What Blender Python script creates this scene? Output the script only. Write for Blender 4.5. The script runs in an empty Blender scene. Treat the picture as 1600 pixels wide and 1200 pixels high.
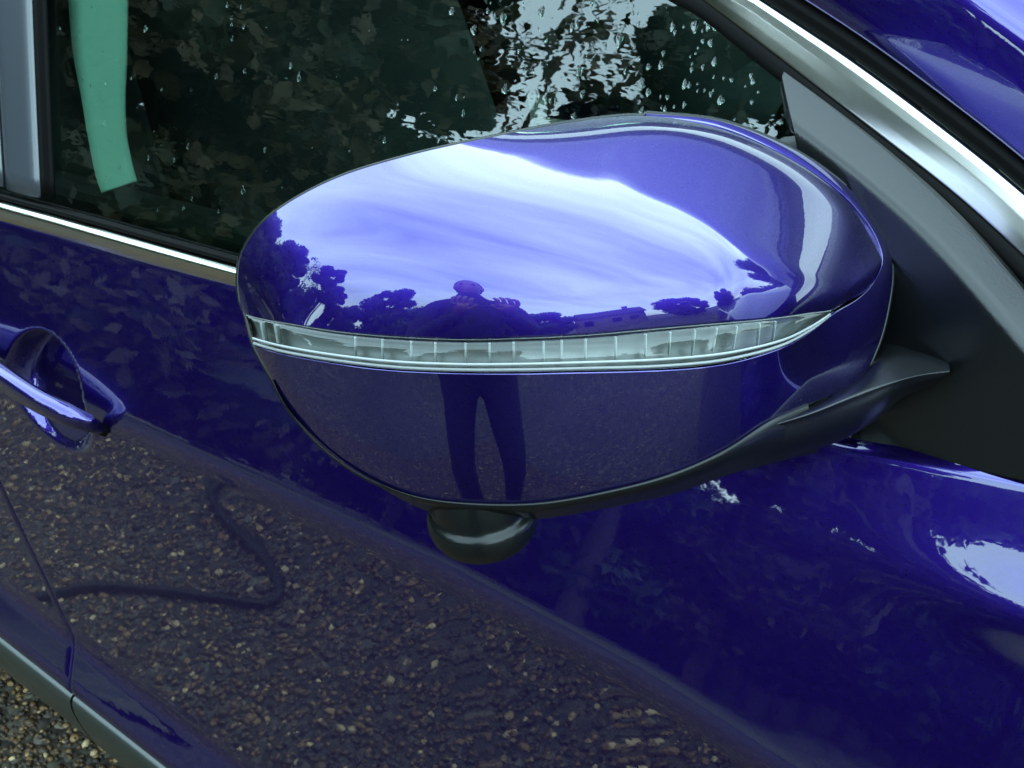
import bpy, bmesh, math, random
import numpy as np
from mathutils import Vector, Matrix, noise

random.seed(4); rng = np.random.default_rng(4)
SC = bpy.context.scene
COL = SC.collection
rad = math.radians

# ------------------------------------------------------------------ camera
FPX = 2000.0                                   # focal length in pixels of a 1600 px wide frame
CAMP = np.array([0.0, -0.48, 1.40])
_r = np.array([-2950 / FPX, 910 / FPX, -1.0]); _r /= np.linalg.norm(_r)
_d = np.array([0.2, -1.55, -1.0]); _d -= _r * (_d @ _r); _d /= np.linalg.norm(_d)
RX = -_r; RZ = -_d; RY = np.cross(RZ, RX)
ROT = np.array([RX, RY, RZ])                   # camera axes -> world axes
cam = bpy.data.cameras.new('camera'); camo = bpy.data.objects.new('camera', cam); COL.objects.link(camo)
m = Matrix([list(ROT[i]) + [CAMP[i]] for i in range(3)] + [[0, 0, 0, 1]])
camo.matrix_world = m
cam.sensor_width = 36; cam.lens = FPX / 1600 * 36; cam.clip_start = 0.02; cam.clip_end = 500
cam.dof.use_dof = True; cam.dof.focus_distance = 0.51; cam.dof.aperture_fstop = 60
SC.camera = camo

# ------------------------------------------------------------------ world, sun, exposure
SUN_EL, SUN_AZ = rad(15), rad(-40)              # sun behind cloud, on the far side of the car
w = bpy.data.worlds.new('World'); SC.world = w; w.use_nodes = True
nt = w.node_tree; nt.nodes.clear()
def nd(nt, t, **k):
    n = nt.nodes.new(t)
    for a, b in k.items(): setattr(n, a, b)
    return n
sky = nd(nt, 'ShaderNodeTexSky', sky_type='NISHITA', sun_disc=False, sun_elevation=SUN_EL, sun_rotation=SUN_AZ)
sky.air_density = 1.2; sky.dust_density = 1.0
tc = nd(nt, 'ShaderNodeTexCoord')
sep = nd(nt, 'ShaderNodeSeparateXYZ'); nt.links.new(tc.outputs['Generated'], sep.inputs[0])
mx = nd(nt, 'ShaderNodeMath', operation='MAXIMUM'); nt.links.new(sep.outputs['Z'], mx.inputs[0]); mx.inputs[1].default_value = 0.0
ad = nd(nt, 'ShaderNodeMath', operation='ADD'); nt.links.new(mx.outputs[0], ad.inputs[0]); ad.inputs[1].default_value = 0.25
vd = nd(nt, 'ShaderNodeVectorMath', operation='DIVIDE'); nt.links.new(tc.outputs['Generated'], vd.inputs[0])
cb = nd(nt, 'ShaderNodeCombineXYZ')
for i in range(3): nt.links.new(ad.outputs[0], cb.inputs[i])
nt.links.new(cb.outputs[0], vd.inputs[1])
mp = nd(nt, 'ShaderNodeMapping'); mp.inputs['Scale'].default_value = (0.55, 1.5, 1.0); mp.inputs['Rotation'].default_value = (0, 0, rad(-18))
nt.links.new(vd.outputs[0], mp.inputs[0])
n1 = nd(nt, 'ShaderNodeTexNoise'); n1.inputs['Scale'].default_value = 1.3; n1.inputs['Detail'].default_value = 5; n1.inputs['Roughness'].default_value = 0.5
n1.inputs['Distortion'].default_value = 0.4
nt.links.new(mp.outputs[0], n1.inputs['Vector'])
cr = nd(nt, 'ShaderNodeValToRGB'); cr.color_ramp.elements[0].position = 0.32; cr.color_ramp.elements[1].position = 0.68
cr.color_ramp.elements[0].color = (0.40, 0.40, 0.40, 1)
nt.links.new(n1.outputs['Fac'], cr.inputs[0])
mixc = nd(nt, 'ShaderNodeMixRGB'); nt.links.new(cr.outputs[0], mixc.inputs[0]); nt.links.new(sky.outputs[0], mixc.inputs[1])
mixc.inputs[2].default_value = (8.0, 11.6, 12.9, 1)
bg = nd(nt, 'ShaderNodeBackground'); bg.inputs['Strength'].default_value = 0.10
nt.links.new(mixc.outputs[0], bg.inputs['Color'])
wo = nd(nt, 'ShaderNodeOutputWorld'); nt.links.new(bg.outputs[0], wo.inputs[0])

sl = bpy.data.lights.new('sun', 'SUN'); sl.energy = 0.5; sl.angle = rad(14); sl.color = (1, 0.95, 0.88)
so = bpy.data.objects.new('sun', sl); COL.objects.link(so)
sd = Vector((math.sin(SUN_AZ) * math.cos(SUN_EL), math.cos(SUN_AZ) * math.cos(SUN_EL), math.sin(SUN_EL)))
so.rotation_euler = (-sd).to_track_quat('-Z', 'Y').to_euler()

SC.view_settings.view_transform = 'Standard'; SC.view_settings.look = 'None'
SC.view_settings.exposure = 2.62; SC.view_settings.gamma = 1; SC.view_settings.use_curve_mapping = False
SC.cycles.use_denoising = True
SC.cycles.max_bounces = 10; SC.cycles.glossy_bounces = 5; SC.cycles.transparent_max_bounces = 12
SC.cycles.caustics_reflective = False; SC.cycles.caustics_refractive = False

# ------------------------------------------------------------------ helpers
def ray(px, py):
    return ROT @ np.array([(px - 800) / FPX, -(py - 600) / FPX, -1.0])
def at(px, py, depth):
    return CAMP + ray(px, py) * depth
def hit(px, py, F, a=0.2, b=3.0):
    """first point along the sight line where F(point) turns positive"""
    q = ray(px, py); n = 160; s0 = a
    for i in range(1, n + 1):
        s1 = a + (b - a) * i / n
        if F(CAMP + q * s1) > 0:
            for _ in range(30):
                sm = (s0 + s1) / 2
                if F(CAMP + q * sm) > 0: s1 = sm
                else: s0 = sm
            return CAMP + q * s1
        s0 = s1
    return CAMP + q * b

def smooth_pts(P, n, closed=False):
    """Catmull-Rom through P, resampled evenly to n points (any dimension)"""
    P = np.array(P, float); N = len(P); out = []
    if closed: idx = lambda i: i % N; segs = N
    else: idx = lambda i: min(max(i, 0), N - 1); segs = N - 1
    for i in range(segs):
        p0, p1, p2, p3 = (P[idx(i + k)] for k in (-1, 0, 1, 2))
        # centripetal-ish: plain uniform is fine for our spacing
        for t in np.linspace(0, 1, 24, endpoint=False):
            out.append(0.5 * (2 * p1 + (p2 - p0) * t + (2 * p0 - 5 * p1 + 4 * p2 - p3) * t * t + (3 * p1 - p0 - 3 * p2 + p3) * t ** 3))
    out.append(P[0] if closed else P[-1])
    out = np.array(out); L = np.r_[0, np.cumsum(np.linalg.norm(np.diff(out, axis=0), axis=1))]
    ts = np.linspace(0, L[-1], n + 1)[:-1] if closed else np.linspace(0, L[-1], n)
    return np.stack([np.interp(ts, L, out[:, k]) for k in range(out.shape[1])], 1)
def interp_keys(keys, n):
    """keys: rows of equal meaning, parameterised by index; Catmull-Rom by index, n samples"""
    K = np.array(keys, float); N = len(K); res = []
    for u in np.linspace(0, N - 1, n):
        i = min(int(u), N - 2); t = u - i
        p0, p1, p2, p3 = K[max(i - 1, 0)], K[i], K[i + 1], K[min(i + 2, N - 1)]
        res.append(0.5 * (2 * p1 + (p2 - p0) * t + (2 * p0 - 5 * p1 + 4 * p2 - p3) * t * t + (3 * p1 - p0 - 3 * p2 + p3) * t ** 3))
    return np.array(res)

def link(name, me, mat=None, parent=None, smooth=True):
    o = bpy.data.objects.new(name, me); COL.objects.link(o)
    if mat is not None: me.materials.append(mat)
    if smooth: me.shade_smooth()
    if parent is not None: o.parent = parent
    return o
def mesh(name, V, F, mat=None, parent=None, smooth=True, sharp=None):
    me = bpy.data.meshes.new(name); me.from_pydata([tuple(map(float, v)) for v in V], [], [tuple(f) for f in F]); me.update()
    o = link(name, me, mat, parent, smooth)
    if sharp is not None and smooth: me.set_sharp_from_angle(angle=rad(sharp))
    return o
def grid_faces(nv, nu, closed_u=False, keep=None):
    F = []
    for j in range(nv - 1):
        for i in range(nu if closed_u else nu - 1):
            i2 = (i + 1) % nu
            if keep is None or keep[j][i]: F.append((j * nu + i, j * nu + i2, (j + 1) * nu + i2, (j + 1) * nu + i))
    return F
def grid(name, G, mat, parent=None, thick=0.0, out=None, keep=None, closed_u=False, sharp=None, bevel=0):
    """G: nv x nu x 3. Faces turned so the normal looks to 'out' (default: the camera). thick: backs it."""
    G = np.array(G, float); nv, nu = G.shape[:2]; V = G.reshape(-1, 3); F = grid_faces(nv, nu, closed_u, keep)
    j, i = nv // 2, nu // 2; j2 = min(j + 1, nv - 1) if j + 1 < nv else j; 
    a, b, c = G[j - 1, i - 1], G[j - 1, i], G[j, i]
    n = np.cross(b - a, c - a); tgt = (CAMP - a) if out is None else np.array(out, float)
    if n @ tgt < 0: F = [f[::-1] for f in F]
    o = mesh(name, V, F, mat, parent, True, sharp)
    if thick:
        md = o.modifiers.new('thickness', 'SOLIDIFY'); md.thickness = thick; md.offset = -1; md.use_even_offset = False
    return o
def sweep(name, path, ru, rv, mat, parent=None, up=(0, 0, 1), seg=16, caps=True, flat=False, power=1.0):
    """sweep a (super)ellipse of half sizes ru (sideways) rv (up) along the path; ru, rv numbers or lists"""
    P = np.array(path, float); n = len(P); ru = np.broadcast_to(ru, n) if np.ndim(ru) == 0 else np.array(ru); rv = np.broadcast_to(rv, n) if np.ndim(rv) == 0 else np.array(rv)
    T = np.gradient(P, axis=0); T /= np.linalg.norm(T, axis=1)[:, None]; rows = []
    for k in range(n):
        s = np.cross(T[k], up); s /= np.linalg.norm(s); u = np.cross(s, T[k])
        ring = []
        for a in np.linspace(0, 2 * math.pi, seg, endpoint=False):
            c, d = math.cos(a), math.sin(a)
            c = math.copysign(abs(c) ** power, c); d = math.copysign(abs(d) ** power, d)
            ring.append(P[k] + s * ru[k] * c + u * rv[k] * d)
        rows.append(ring)
    V = np.array(rows).reshape(-1, 3); F = grid_faces(n, seg, True)
    if caps: F += [tuple(range(seg))[::-1], tuple((n - 1) * seg + i for i in range(seg))]
    o = mesh(name, V, F, mat, parent, True, 50)
    bm = bmesh.new(); bm.from_mesh(o.data); bmesh.ops.recalc_face_normals(bm, faces=bm.faces); bm.to_mesh(o.data); bm.free()
    return o
def box_bm(bm, c, s, rz=0.0):
    r = bmesh.ops.create_cube(bm, size=1); bmesh.ops.scale(bm, vec=s, verts=r['verts'])
    if rz: bmesh.ops.rotate(bm, verts=r['verts'], matrix=Matrix.Rotation(rz, 3, 'Z'))
    bmesh.ops.translate(bm, vec=c, verts=r['verts']); return r['verts']
def bm_obj(name, bm, mat, parent=None, smooth=False, bevel=0):
    me = bpy.data.meshes.new(name); bm.to_mesh(me); bm.free(); o = link(name, me, mat, parent, smooth)
    if bevel:
        b = o.modifiers.new('bevel', 'BEVEL'); b.width = bevel; b.segments = 2
    return o
def empty(name, loc=(0, 0, 0)):
    o = bpy.data.objects.new(name, None); COL.objects.link(o); o.location = loc; return o
def tag(o, label=None, cat=None, group=None, kind=None):
    if label: o['label'] = label
    if cat: o['category'] = cat
    if group: o['group'] = group
    if kind: o['kind'] = kind
    return o

# ------------------------------------------------------------------ materials
def mat(name, color=(0.5, 0.5, 0.5), rough=0.5, metal=0.0, coat=0.0, coat_rough=0.02, coat_ior=1.5, ior=1.5, spec=0.5):
    M = bpy.data.materials.new(name); M.use_nodes = True; b = M.node_tree.nodes['Principled BSDF']
    b.inputs['Base Color'].default_value = (*color, 1); b.inputs['Roughness'].default_value = rough; b.inputs['Metallic'].default_value = metal
    b.inputs['Coat Weight'].default_value = coat; b.inputs['Coat Roughness'].default_value = coat_rough; b.inputs['Coat IOR'].default_value = coat_ior
    b.inputs['IOR'].default_value = ior; b.inputs['Specular IOR Level'].default_value = spec
    return M
def add_bump(M, scale, strength, dist=0.001, detail=3, coat=False, coords='Object', rough=0.6):
    nt = M.node_tree; b = nt.nodes['Principled BSDF']
    t = nd(nt, 'ShaderNodeTexCoord'); n = nd(nt, 'ShaderNodeTexNoise'); n.inputs['Scale'].default_value = scale; n.inputs['Detail'].default_value = detail; n.inputs['Roughness'].default_value = rough
    nt.links.new(t.outputs[coords], n.inputs['Vector'])
    bp = nd(nt, 'ShaderNodeBump'); bp.inputs['Strength'].default_value = strength; bp.inputs['Distance'].default_value = dist
    nt.links.new(n.outputs['Fac'], bp.inputs['Height']); nt.links.new(bp.outputs[0], b.inputs['Normal'])
    if coat: nt.links.new(bp.outputs[0], b.inputs['Coat Normal'])
    return n
def vary(M, scale, c1, c2, p1=0.35, p2=0.65, detail=4, target='Base Color'):
    nt = M.node_tree; b = nt.nodes['Principled BSDF']
    t = nd(nt, 'ShaderNodeTexCoord'); n = nd(nt, 'ShaderNodeTexNoise'); n.inputs['Scale'].default_value = scale; n.inputs['Detail'].default_value = detail
    nt.links.new(t.outputs['Object'], n.inputs['Vector'])
    r = nd(nt, 'ShaderNodeValToRGB'); r.color_ramp.elements[0].position = p1; r.color_ramp.elements[1].position = p2
    if target == 'Base Color':
        r.color_ramp.elements[0].color = (*c1, 1); r.color_ramp.elements[1].color = (*c2, 1)
    else:
        r.color_ramp.elements[0].color = (c1, c1, c1, 1); r.color_ramp.elements[1].color = (c2, c2, c2, 1)
    nt.links.new(n.outputs['Fac'], r.inputs[0]); nt.links.new(r.outputs[0], b.inputs[target]); return r

# metallic violet-blue paint: flakes in a base coat under a clear coat with slight orange peel
PAINT = mat('violet_blue_paint', (0.0175, 0.0055, 0.165), rough=0.36, metal=0.95, coat=1.0, coat_rough=0.014, coat_ior=1.78)
def paint_nodes(M):
    nt = M.node_tree; b = nt.nodes['Principled BSDF']; t = nd(nt, 'ShaderNodeTexCoord')
    n = nd(nt, 'ShaderNodeTexNoise'); n.inputs['Scale'].default_value = 150; n.inputs['Detail'].default_value = 1
    nt.links.new(t.outputs['Object'], n.inputs['Vector'])
    bp = nd(nt, 'ShaderNodeBump'); bp.inputs['Strength'].default_value = 0.07; bp.inputs['Distance'].default_value = 0.00016
    nt.links.new(n.outputs['Fac'], bp.inputs['Height'])
    n2 = nd(nt, 'ShaderNodeTexNoise'); n2.inputs['Scale'].default_value = 26; n2.inputs['Detail'].default_value = 1; nt.links.new(t.outputs['Object'], n2.inputs['Vector'])
    b2 = nd(nt, 'ShaderNodeBump'); b2.inputs['Strength'].default_value = 0.05; b2.inputs['Distance'].default_value = 0.0011
    nt.links.new(n2.outputs['Fac'], b2.inputs['Height']); nt.links.new(bp.outputs[0], b2.inputs['Normal']); nt.links.new(b2.outputs[0], b.inputs['Coat Normal'])
    v = nd(nt, 'ShaderNodeTexVoronoi'); v.inputs['Scale'].default_value = 1800
    nt.links.new(t.outputs['Object'], v.inputs['Vector'])
    r = nd(nt, 'ShaderNodeMapRange'); r.inputs['To Min'].default_value = 0.27; r.inputs['To Max'].default_value = 0.33
    s = nd(nt, 'ShaderNodeSeparateColor'); nt.links.new(v.outputs['Color'], s.inputs[0]); nt.links.new(s.outputs[0], r.inputs['Value'])
    nt.links.new(r.outputs[0], b.inputs['Roughness'])
paint_nodes(PAINT)
CHROME = mat('chrome_trim', (0.50, 0.49, 0.45), rough=0.15, metal=1.0)
BLACK = mat('textured_black_plastic', (0.0026, 0.0031, 0.0040), rough=0.27, spec=0.5); add_bump(BLACK, 900, 0.25, 0.0004)
GLOSS = mat('smooth_black_plastic', (0.004, 0.0046, 0.005), rough=0.24, spec=0.3)
RUBBER = mat('black_rubber', (0.003, 0.0028, 0.0028), rough=0.55, spec=0.05)
CLAD = mat('sill_plastic', (0.016, 0.020, 0.017), rough=0.3, spec=0.8); add_bump(CLAD, 700, 0.2, 0.0004)
PILLAR = mat('grey_pillar_film', (0.03, 0.034, 0.042), rough=0.3, spec=0.8)
MIRROR = mat('mirror_silver', (0.85, 0.87, 0.88), rough=0.01, metal=1.0)
INNER = mat('cabin_dark_trim', (0.009, 0.009, 0.01), rough=0.8)
SEAT = mat('charcoal_seat_cloth', (0.008, 0.008, 0.009), rough=0.9); add_bump(SEAT, 500, 0.5, 0.001)
WEB = mat('pale_seat_belt_webbing', (0.88, 0.93, 0.88), rough=0.7)
TYRE = mat('tyre_rubber', (0.015, 0.015, 0.015), rough=0.8)
ALLOY = mat('silver_alloy', (0.5, 0.5, 0.52), rough=0.3, metal=1.0)
LENSREF = mat('indicator_reflector', (0.115, 0.125, 0.12), rough=0.35, metal=0.0)
TICK = mat('light_guide_rib', (0.24, 0.25, 0.25), rough=0.2); RIB = mat('light_guide_prism', (0.42, 0.45, 0.43), rough=0.15)
RED = mat('red_lamp_plastic', (0.3, 0.01, 0.01), rough=0.15)
CLEARLAMP = mat('headlamp_plastic', (0.5, 0.5, 0.52), rough=0.12, metal=0.6)

def glass(name, tint, ior=1.5, bump=None):
    M = bpy.data.materials.new(name); M.use_nodes = True; nt = M.node_tree; nt.nodes.clear()
    tr = nd(nt, 'ShaderNodeBsdfTransparent'); tr.inputs[0].default_value = (*tint, 1)
    gl = nd(nt, 'ShaderNodeBsdfGlossy'); gl.inputs['Roughness'].default_value = 0.0; gl.inputs[0].default_value = (0.96, 1, 1, 1)
    fr = nd(nt, 'ShaderNodeFresnel'); fr.inputs[0].default_value = ior
    mi = nd(nt, 'ShaderNodeMixShader'); o = nd(nt, 'ShaderNodeOutputMaterial')
    nt.links.new(fr.outputs[0], mi.inputs[0]); nt.links.new(tr.outputs[0], mi.inputs[1]); nt.links.new(gl.outputs[0], mi.inputs[2]); nt.links.new(mi.outputs[0], o.inputs[0])
    if bump:
        t = nd(nt, 'ShaderNodeTexCoord'); n = nd(nt, 'ShaderNodeTexNoise'); n.inputs['Scale'].default_value = bump[0]; n.inputs['Detail'].default_value = 2
        mpn = nd(nt, 'ShaderNodeMapping'); mpn.inputs['Scale'].default_value = (1, 1, 2.5)
        nt.links.new(t.outputs['Object'], mpn.inputs[0]); nt.links.new(mpn.outputs[0], n.inputs['Vector'])
        bp = nd(nt, 'ShaderNodeBump'); bp.inputs['Strength'].default_value = bump[1]; bp.inputs['Distance'].default_value = bump[2]
        nt.links.new(n.outputs['Fac'], bp.inputs['Height']); nt.links.new(bp.outputs[0], gl.inputs['Normal'])
    return M
GLASS = glass('tinted_side_glass', (0.38, 0.62, 0.51), 1.85, (45, 0.09, 0.0005))
LENS = glass('clear_lamp_lens', (0.93, 0.96, 0.95), 1.5)
DROP = glass('water', (0.93, 0.96, 0.95), 1.9)

# ------------------------------------------------------------------ ground and gravel
GR = mat('packed_gravel_soil', (0.06, 0.05, 0.035), rough=0.75)
def gravel_mat(M):
    nt = M.node_tree; b = nt.nodes['Principled BSDF']; t = nd(nt, 'ShaderNodeTexCoord')
    v = nd(nt, 'ShaderNodeTexVoronoi'); v.inputs['Scale'].default_value = 55; nt.links.new(t.outputs['Object'], v.inputs['Vector'])
    s = nd(nt, 'ShaderNodeSeparateColor'); nt.links.new(v.outputs['Color'], s.inputs[0])
    r = nd(nt, 'ShaderNodeValToRGB'); e = r.color_ramp.elements
    e[0].position = 0.0; e[0].color = (0.024, 0.017, 0.010, 1); e[1].position = 1.0; e[1].color = (0.30, 0.24, 0.17, 1)
    for p, c in ((0.35, (0.055, 0.042, 0.026, 1)), (0.7, (0.10, 0.075, 0.045, 1)), (0.9, (0.16, 0.13, 0.09, 1))):
        k = e.new(p); k.color = c
    nt.links.new(s.outputs[0], r.inputs[0])
    n = nd(nt, 'ShaderNodeTexNoise'); n.inputs['Scale'].default_value = 0.7; n.inputs['Detail'].default_value = 5; nt.links.new(t.outputs['Object'], n.inputs['Vector'])
    rr = nd(nt, 'ShaderNodeMapRange'); rr.inputs['From Min'].default_value = 0.35; rr.inputs['From Max'].default_value = 0.7; rr.inputs['To Min'].default_value = 0.24; rr.inputs['To Max'].default_value = 0.6
    nt.links.new(n.outputs['Fac'], rr.inputs['Value'])
    mu = nd(nt, 'ShaderNodeVectorMath', operation='SCALE'); nt.links.new(r.outputs[0], mu.inputs[0]); nt.links.new(rr.outputs[0], mu.inputs['Scale'])
    nt.links.new(mu.outputs[0], b.inputs['Base Color'])
    bp = nd(nt, 'ShaderNodeBump'); bp.inputs['Strength'].default_value = 0.9; bp.inputs['Distance'].default_value = 0.01; bp.invert = True
    nt.links.new(v.outputs['Distance'], bp.inputs['Height']); nt.links.new(bp.outputs[0], b.inputs['Normal'])
gravel_mat(GR)
NG = 60; xs = np.linspace(-1, 1, NG); gx = np.sign(xs) * np.abs(xs) ** 2.2 * 160
G = [[(x, y, 0.0) for x in gx] for y in gx]
g = grid('ground', G, GR, out=(0, 0, 1)); tag(g, 'brown gravel driveway ground running under and beside the car', kind='structure')

STONE = mat('gravel_stone', (0.1, 0.08, 0.05), rough=0.55)
nt2 = STONE.node_tree; at_ = nd(nt2, 'ShaderNodeAttribute'); at_.attribute_name = 'tone'
nt2.links.new(at_.outputs['Color'], nt2.nodes['Principled BSDF'].inputs['Base Color'])
def stones(n, xr, yr, smin, smax, name):
    bm = bmesh.new(); bmesh.ops.create_icosphere(bm, subdivisions=1, radius=1); base = np.array([v.co[:] for v in bm.verts]); fc = np.array([[v.index for v in f.verts] for f in bm.faces]); bm.free()
    nvb, nfb = len(base), len(fc)
    V = np.empty((n, nvb, 3)); x = rng.uniform(*xr, n); y = rng.uniform(*yr, n)
    sz = rng.uniform(smin, smax, n) * np.where(rng.random(n) < 0.1, 1.5, 1.0)
    a = rng.uniform(0, 6.283, n); sc = rng.uniform(0.7, 1.3, (n, 3)); sc[:, 2] *= 0.6
    jit = 1 + rng.uniform(-0.22, 0.22, (n, nvb, 1)); P = base[None] * jit * sc[:, None] * sz[:, None, None]
    c, s = np.cos(a)[:, None], np.sin(a)[:, None]
    V[..., 0] = P[..., 0] * c - P[..., 1] * s + x[:, None]; V[..., 1] = P[..., 0] * s + P[..., 1] * c + y[:, None]; V[..., 2] = P[..., 2] + (sz * 0.25)[:, None]
    F = (fc[None] + (np.arange(n) * nvb)[:, None, None]).reshape(-1, 3)
    me = bpy.data.meshes.new(name); me.vertices.add(n * nvb); me.vertices.foreach_set('co', V.ravel())
    me.loops.add(F.size); me.loops.foreach_set('vertex_index', F.ravel()); me.polygons.add(len(F)); me.polygons.foreach_set('loop_start', np.arange(0, F.size, 3))
    me.update(); me.validate()
    u = rng.random(n); pal = np.array([(0.025, 0.018, 0.010), (0.055, 0.037, 0.018), (0.10, 0.064, 0.028), (0.17, 0.115, 0.055), (0.28, 0.22, 0.15), (0.50, 0.46, 0.40)])
    k = np.searchsorted([0.26, 0.55, 0.76, 0.88, 0.96], u); col = pal[k] * rng.uniform(0.38, 0.72, (n, 1)) * np.array([1.28, 1.0, .60])
    cc = np.ones((n, nvb, 4)); cc[..., :3] = col[:, None]
    ca = me.color_attributes.new('tone', 'FLOAT_COLOR', 'POINT'); ca.data.foreach_set('color', cc.ravel())
    o = link(name, me, STONE, None, True); return o
st = stones(95000, (-2.9, 0.6), (-2.0, 0.30), 0.0026, 0.0068, 'gravel')
tag(st, 'loose brown and white gravel stones covering the ground beside the car', 'gravel', kind='stuff')

CABLE = mat('black_cable_rubber', (0.006, 0.006, 0.006), rough=0.5, spec=0.2)
cab = smooth_pts([(-1.95, -1.05, .009), (-1.80, -.86, .010), (-1.705, -.73, .010), (-1.666, -.615, .010), (-1.60, -.575, .011), (-1.507, -.547, .010), (-1.426, -.519, .010), (-1.372, -.49, .010), (-1.36, -.462, .010), (-1.385, -.445, .011), (-1.444, -.423, .010), (-1.51, -.391, .011), (-1.575, -.356, .010), (-1.639, -.319, .010), (-1.70, -.26, .009), (-1.76, -.18, .008), (-1.85, 0.0, .008), (-2.0, .4, .008)], 160)
tag(sweep('added_cable', cab, 0.009, 0.009, CABLE, None, seg=10), 'added black cable looped on the gravel to make the dark curve reflected in the door', 'cable')  # unseen cable, added so its reflection draws the dark curve in the door

# ------------------------------------------------------------------ the car: side surface
car = empty('parked_car', (-0.55, 0.9, 0.0))
tag(car, 'violet blue parked car seen close at its side mirror, front door and window', 'car')
bpy.context.view_layer.update()
def part(o, parent=None):
    o.parent = parent or car
    if parent is None or parent is car: o.matrix_parent_inverse = Matrix.Translation(-car.location)
    return o
XS = -0.997                                     # the shut line between the doors
def belt_z(x): return np.interp(x, [-3, -.9, -.63, -.2, -.1, .3, 1.5], [.96, 1.003, 1.008, 1.021, 1.031, 1.05, 1.06])
def crease_z(x): return np.interp(x, [-3, -1.2, -.77, -.43, -.29, -.19, .2, 1.5], [.908, .90, .893, .888, .878, .862, .81, .79])
def ZL(x): return np.clip(0.475 - 0.2 * (x + 1.0), 0.38, 0.52)
def ss(a, b, x):
    t = np.clip((x - a) / (b - a), 0, 1); return t * t * (3 - 2 * t)
_zs = np.linspace(1.10, 0.20, 1801)
def profile(x):
    zc = crease_z(x)
    a_up, a_mid, a_low = rad(24), rad(-2), rad(27)
    zz = _zs
    a = a_mid + (a_up - a_mid) * ss(zc - 0.016, zc + 0.012, zz)
    a = a + rad(2) * ss(zc + 0.03, 1.02, zz)
    a = a - rad(1) * ss(0.78, 0.62, zz); zl = ZL(x)
    a = a + (a_low - (a_mid - rad(1))) * ss(zl + 0.075, zl + 0.045, zz)
    a = a - (a_low + rad(8)) * ss(zl + 0.02, zl, zz)
    t = np.tan(a); y = np.r_[0, np.cumsum(-(t[1:] + t[:-1]) / 2 * 0.0005)]
    zb = belt_z(x); y = y - np.interp(-zb, -zz, y)
    return y
_px = np.linspace(-3.0, 1.5, 181); _prof = np.array([profile(x) for x in _px])
HC = np.array([-0.845, 0.884])                  # the recess behind the handle
def side_y(x, z, recess=True):
    x = np.asarray(x, float); z = np.asarray(z, float)
    fi = np.clip((x + 3.0) / 4.5 * 180, 0, 179.999); i = fi.astype(int); f = fi - i
    fj = np.clip((1.10 - z) / 0.0005, 0, 1799.99); j = fj.astype(int); g = fj - j
    y = (_prof[i, j] * (1 - f) + _prof[i + 1, j] * f) * (1 - g) + (_prof[i, j + 1] * (1 - f) + _prof[i + 1, j + 1] * f) * g
    y = y + 0.035 * np.clip((x + 0.3) / 1.6, 0, 2) ** 2 + 0.03 * np.clip((-1.4 - x) / 1.2, 0, 2) ** 2
    y = y - 0.0042 * np.exp(-((x + 0.045) / 0.085) ** 2 - ((z - 0.978) / 0.017) ** 2)
    return y
def side_full(x, z):
    y = side_y(x, z)
    u = (x - HC[0]) / 0.054; v = (z - HC[1]) / 0.052; r = np.sqrt(u * u + v * v)
    return y + 0.030 * (1 - ss(0.80, 1.0, r)) * (0.15 + 0.85 * ss(-1.0, 0.5, v))
def FS(P): return P[1] - float(side_y(P[0], P[2]))

def body_panel(name, xs, z0f, z1f, nz, m, full=False, parent=None, keepf=None, edge=True):
    rows = []; zt = np.linspace(0, 1, nz); Y = side_full if full else side_y
    for t in zt:
        zz = np.array([z0f(x) + (z1f(x) - z0f(x)) * t for x in xs]); rows.append(np.stack([xs, Y(xs, zz), zz], 1))
    G = np.array(rows)
    if edge:                                    # hem the borders inwards so the gaps read as gaps
        def hem(L, dx, dz, dy=0.012):
            M1 = L.copy(); M1[:, 0] += dx * .0012; M1[:, 2] += dz * .0012; M1[:, 1] += 0.0008
            M2 = L.copy(); M2[:, 0] += dx * .0020; M2[:, 2] += dz * .0020; M2[:, 1] += dy
            return M1, M2
        a, b = hem(G[0], 0, -1); G = np.concatenate([[b], [a], G]); a, b = hem(G[-1], 0, 1); G = np.concatenate([G, [a], [b]])
        a, b = hem(G[:, 0], -1, 0); c, d = hem(G[:, -1], 1, 0)
        G = np.concatenate([b[:, None], a[:, None], G, c[:, None], d[:, None]], 1)
    keep = None
    if keepf is not None:
        keep = [[keepf(*((G[j, i] + G[j + 1, i + 1]) / 2)[[0, 2]]) for i in range(G.shape[1] - 1)] for j in range(G.shape[0] - 1)]
    o = grid(name, G, m, None, out=(0, -1, 0), keep=keep); return part(o, parent)

def dense(a, b, lo, hi, s1=0.003, s2=0.008):
    x = [a]
    while x[-1] < b: x.append(x[-1] + (s1 if lo < x[-1] < hi else s2))
    x[-1] = b; return np.array(x)
topz = lambda x: belt_z(x) - 0.001
door = body_panel('front_door', dense(XS + 0.0025, 0.22, -1.02, -0.78), ZL, topz, 260, PAINT, full=True)
rdoor = body_panel('rear_door', np.linspace(-1.95, XS - 0.0025, 120), ZL, topz, 150, PAINT, keepf=lambda x, z: (x + 2.08) ** 2 + (z - 0.34) ** 2 > 0.36 ** 2)
wing = body_panel('front_wing', np.linspace(0.225, 1.25, 120), ZL, topz, 150, PAINT, keepf=lambda x, z: (x - 0.62) ** 2 + (z - 0.34) ** 2 > 0.36 ** 2)
quarter = body_panel('rear_quarter', np.linspace(-2.85, -1.955, 100), ZL, topz, 150, PAINT, keepf=lambda x, z: (x + 2.08) ** 2 + (z - 0.34) ** 2 > 0.36 ** 2)

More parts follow.
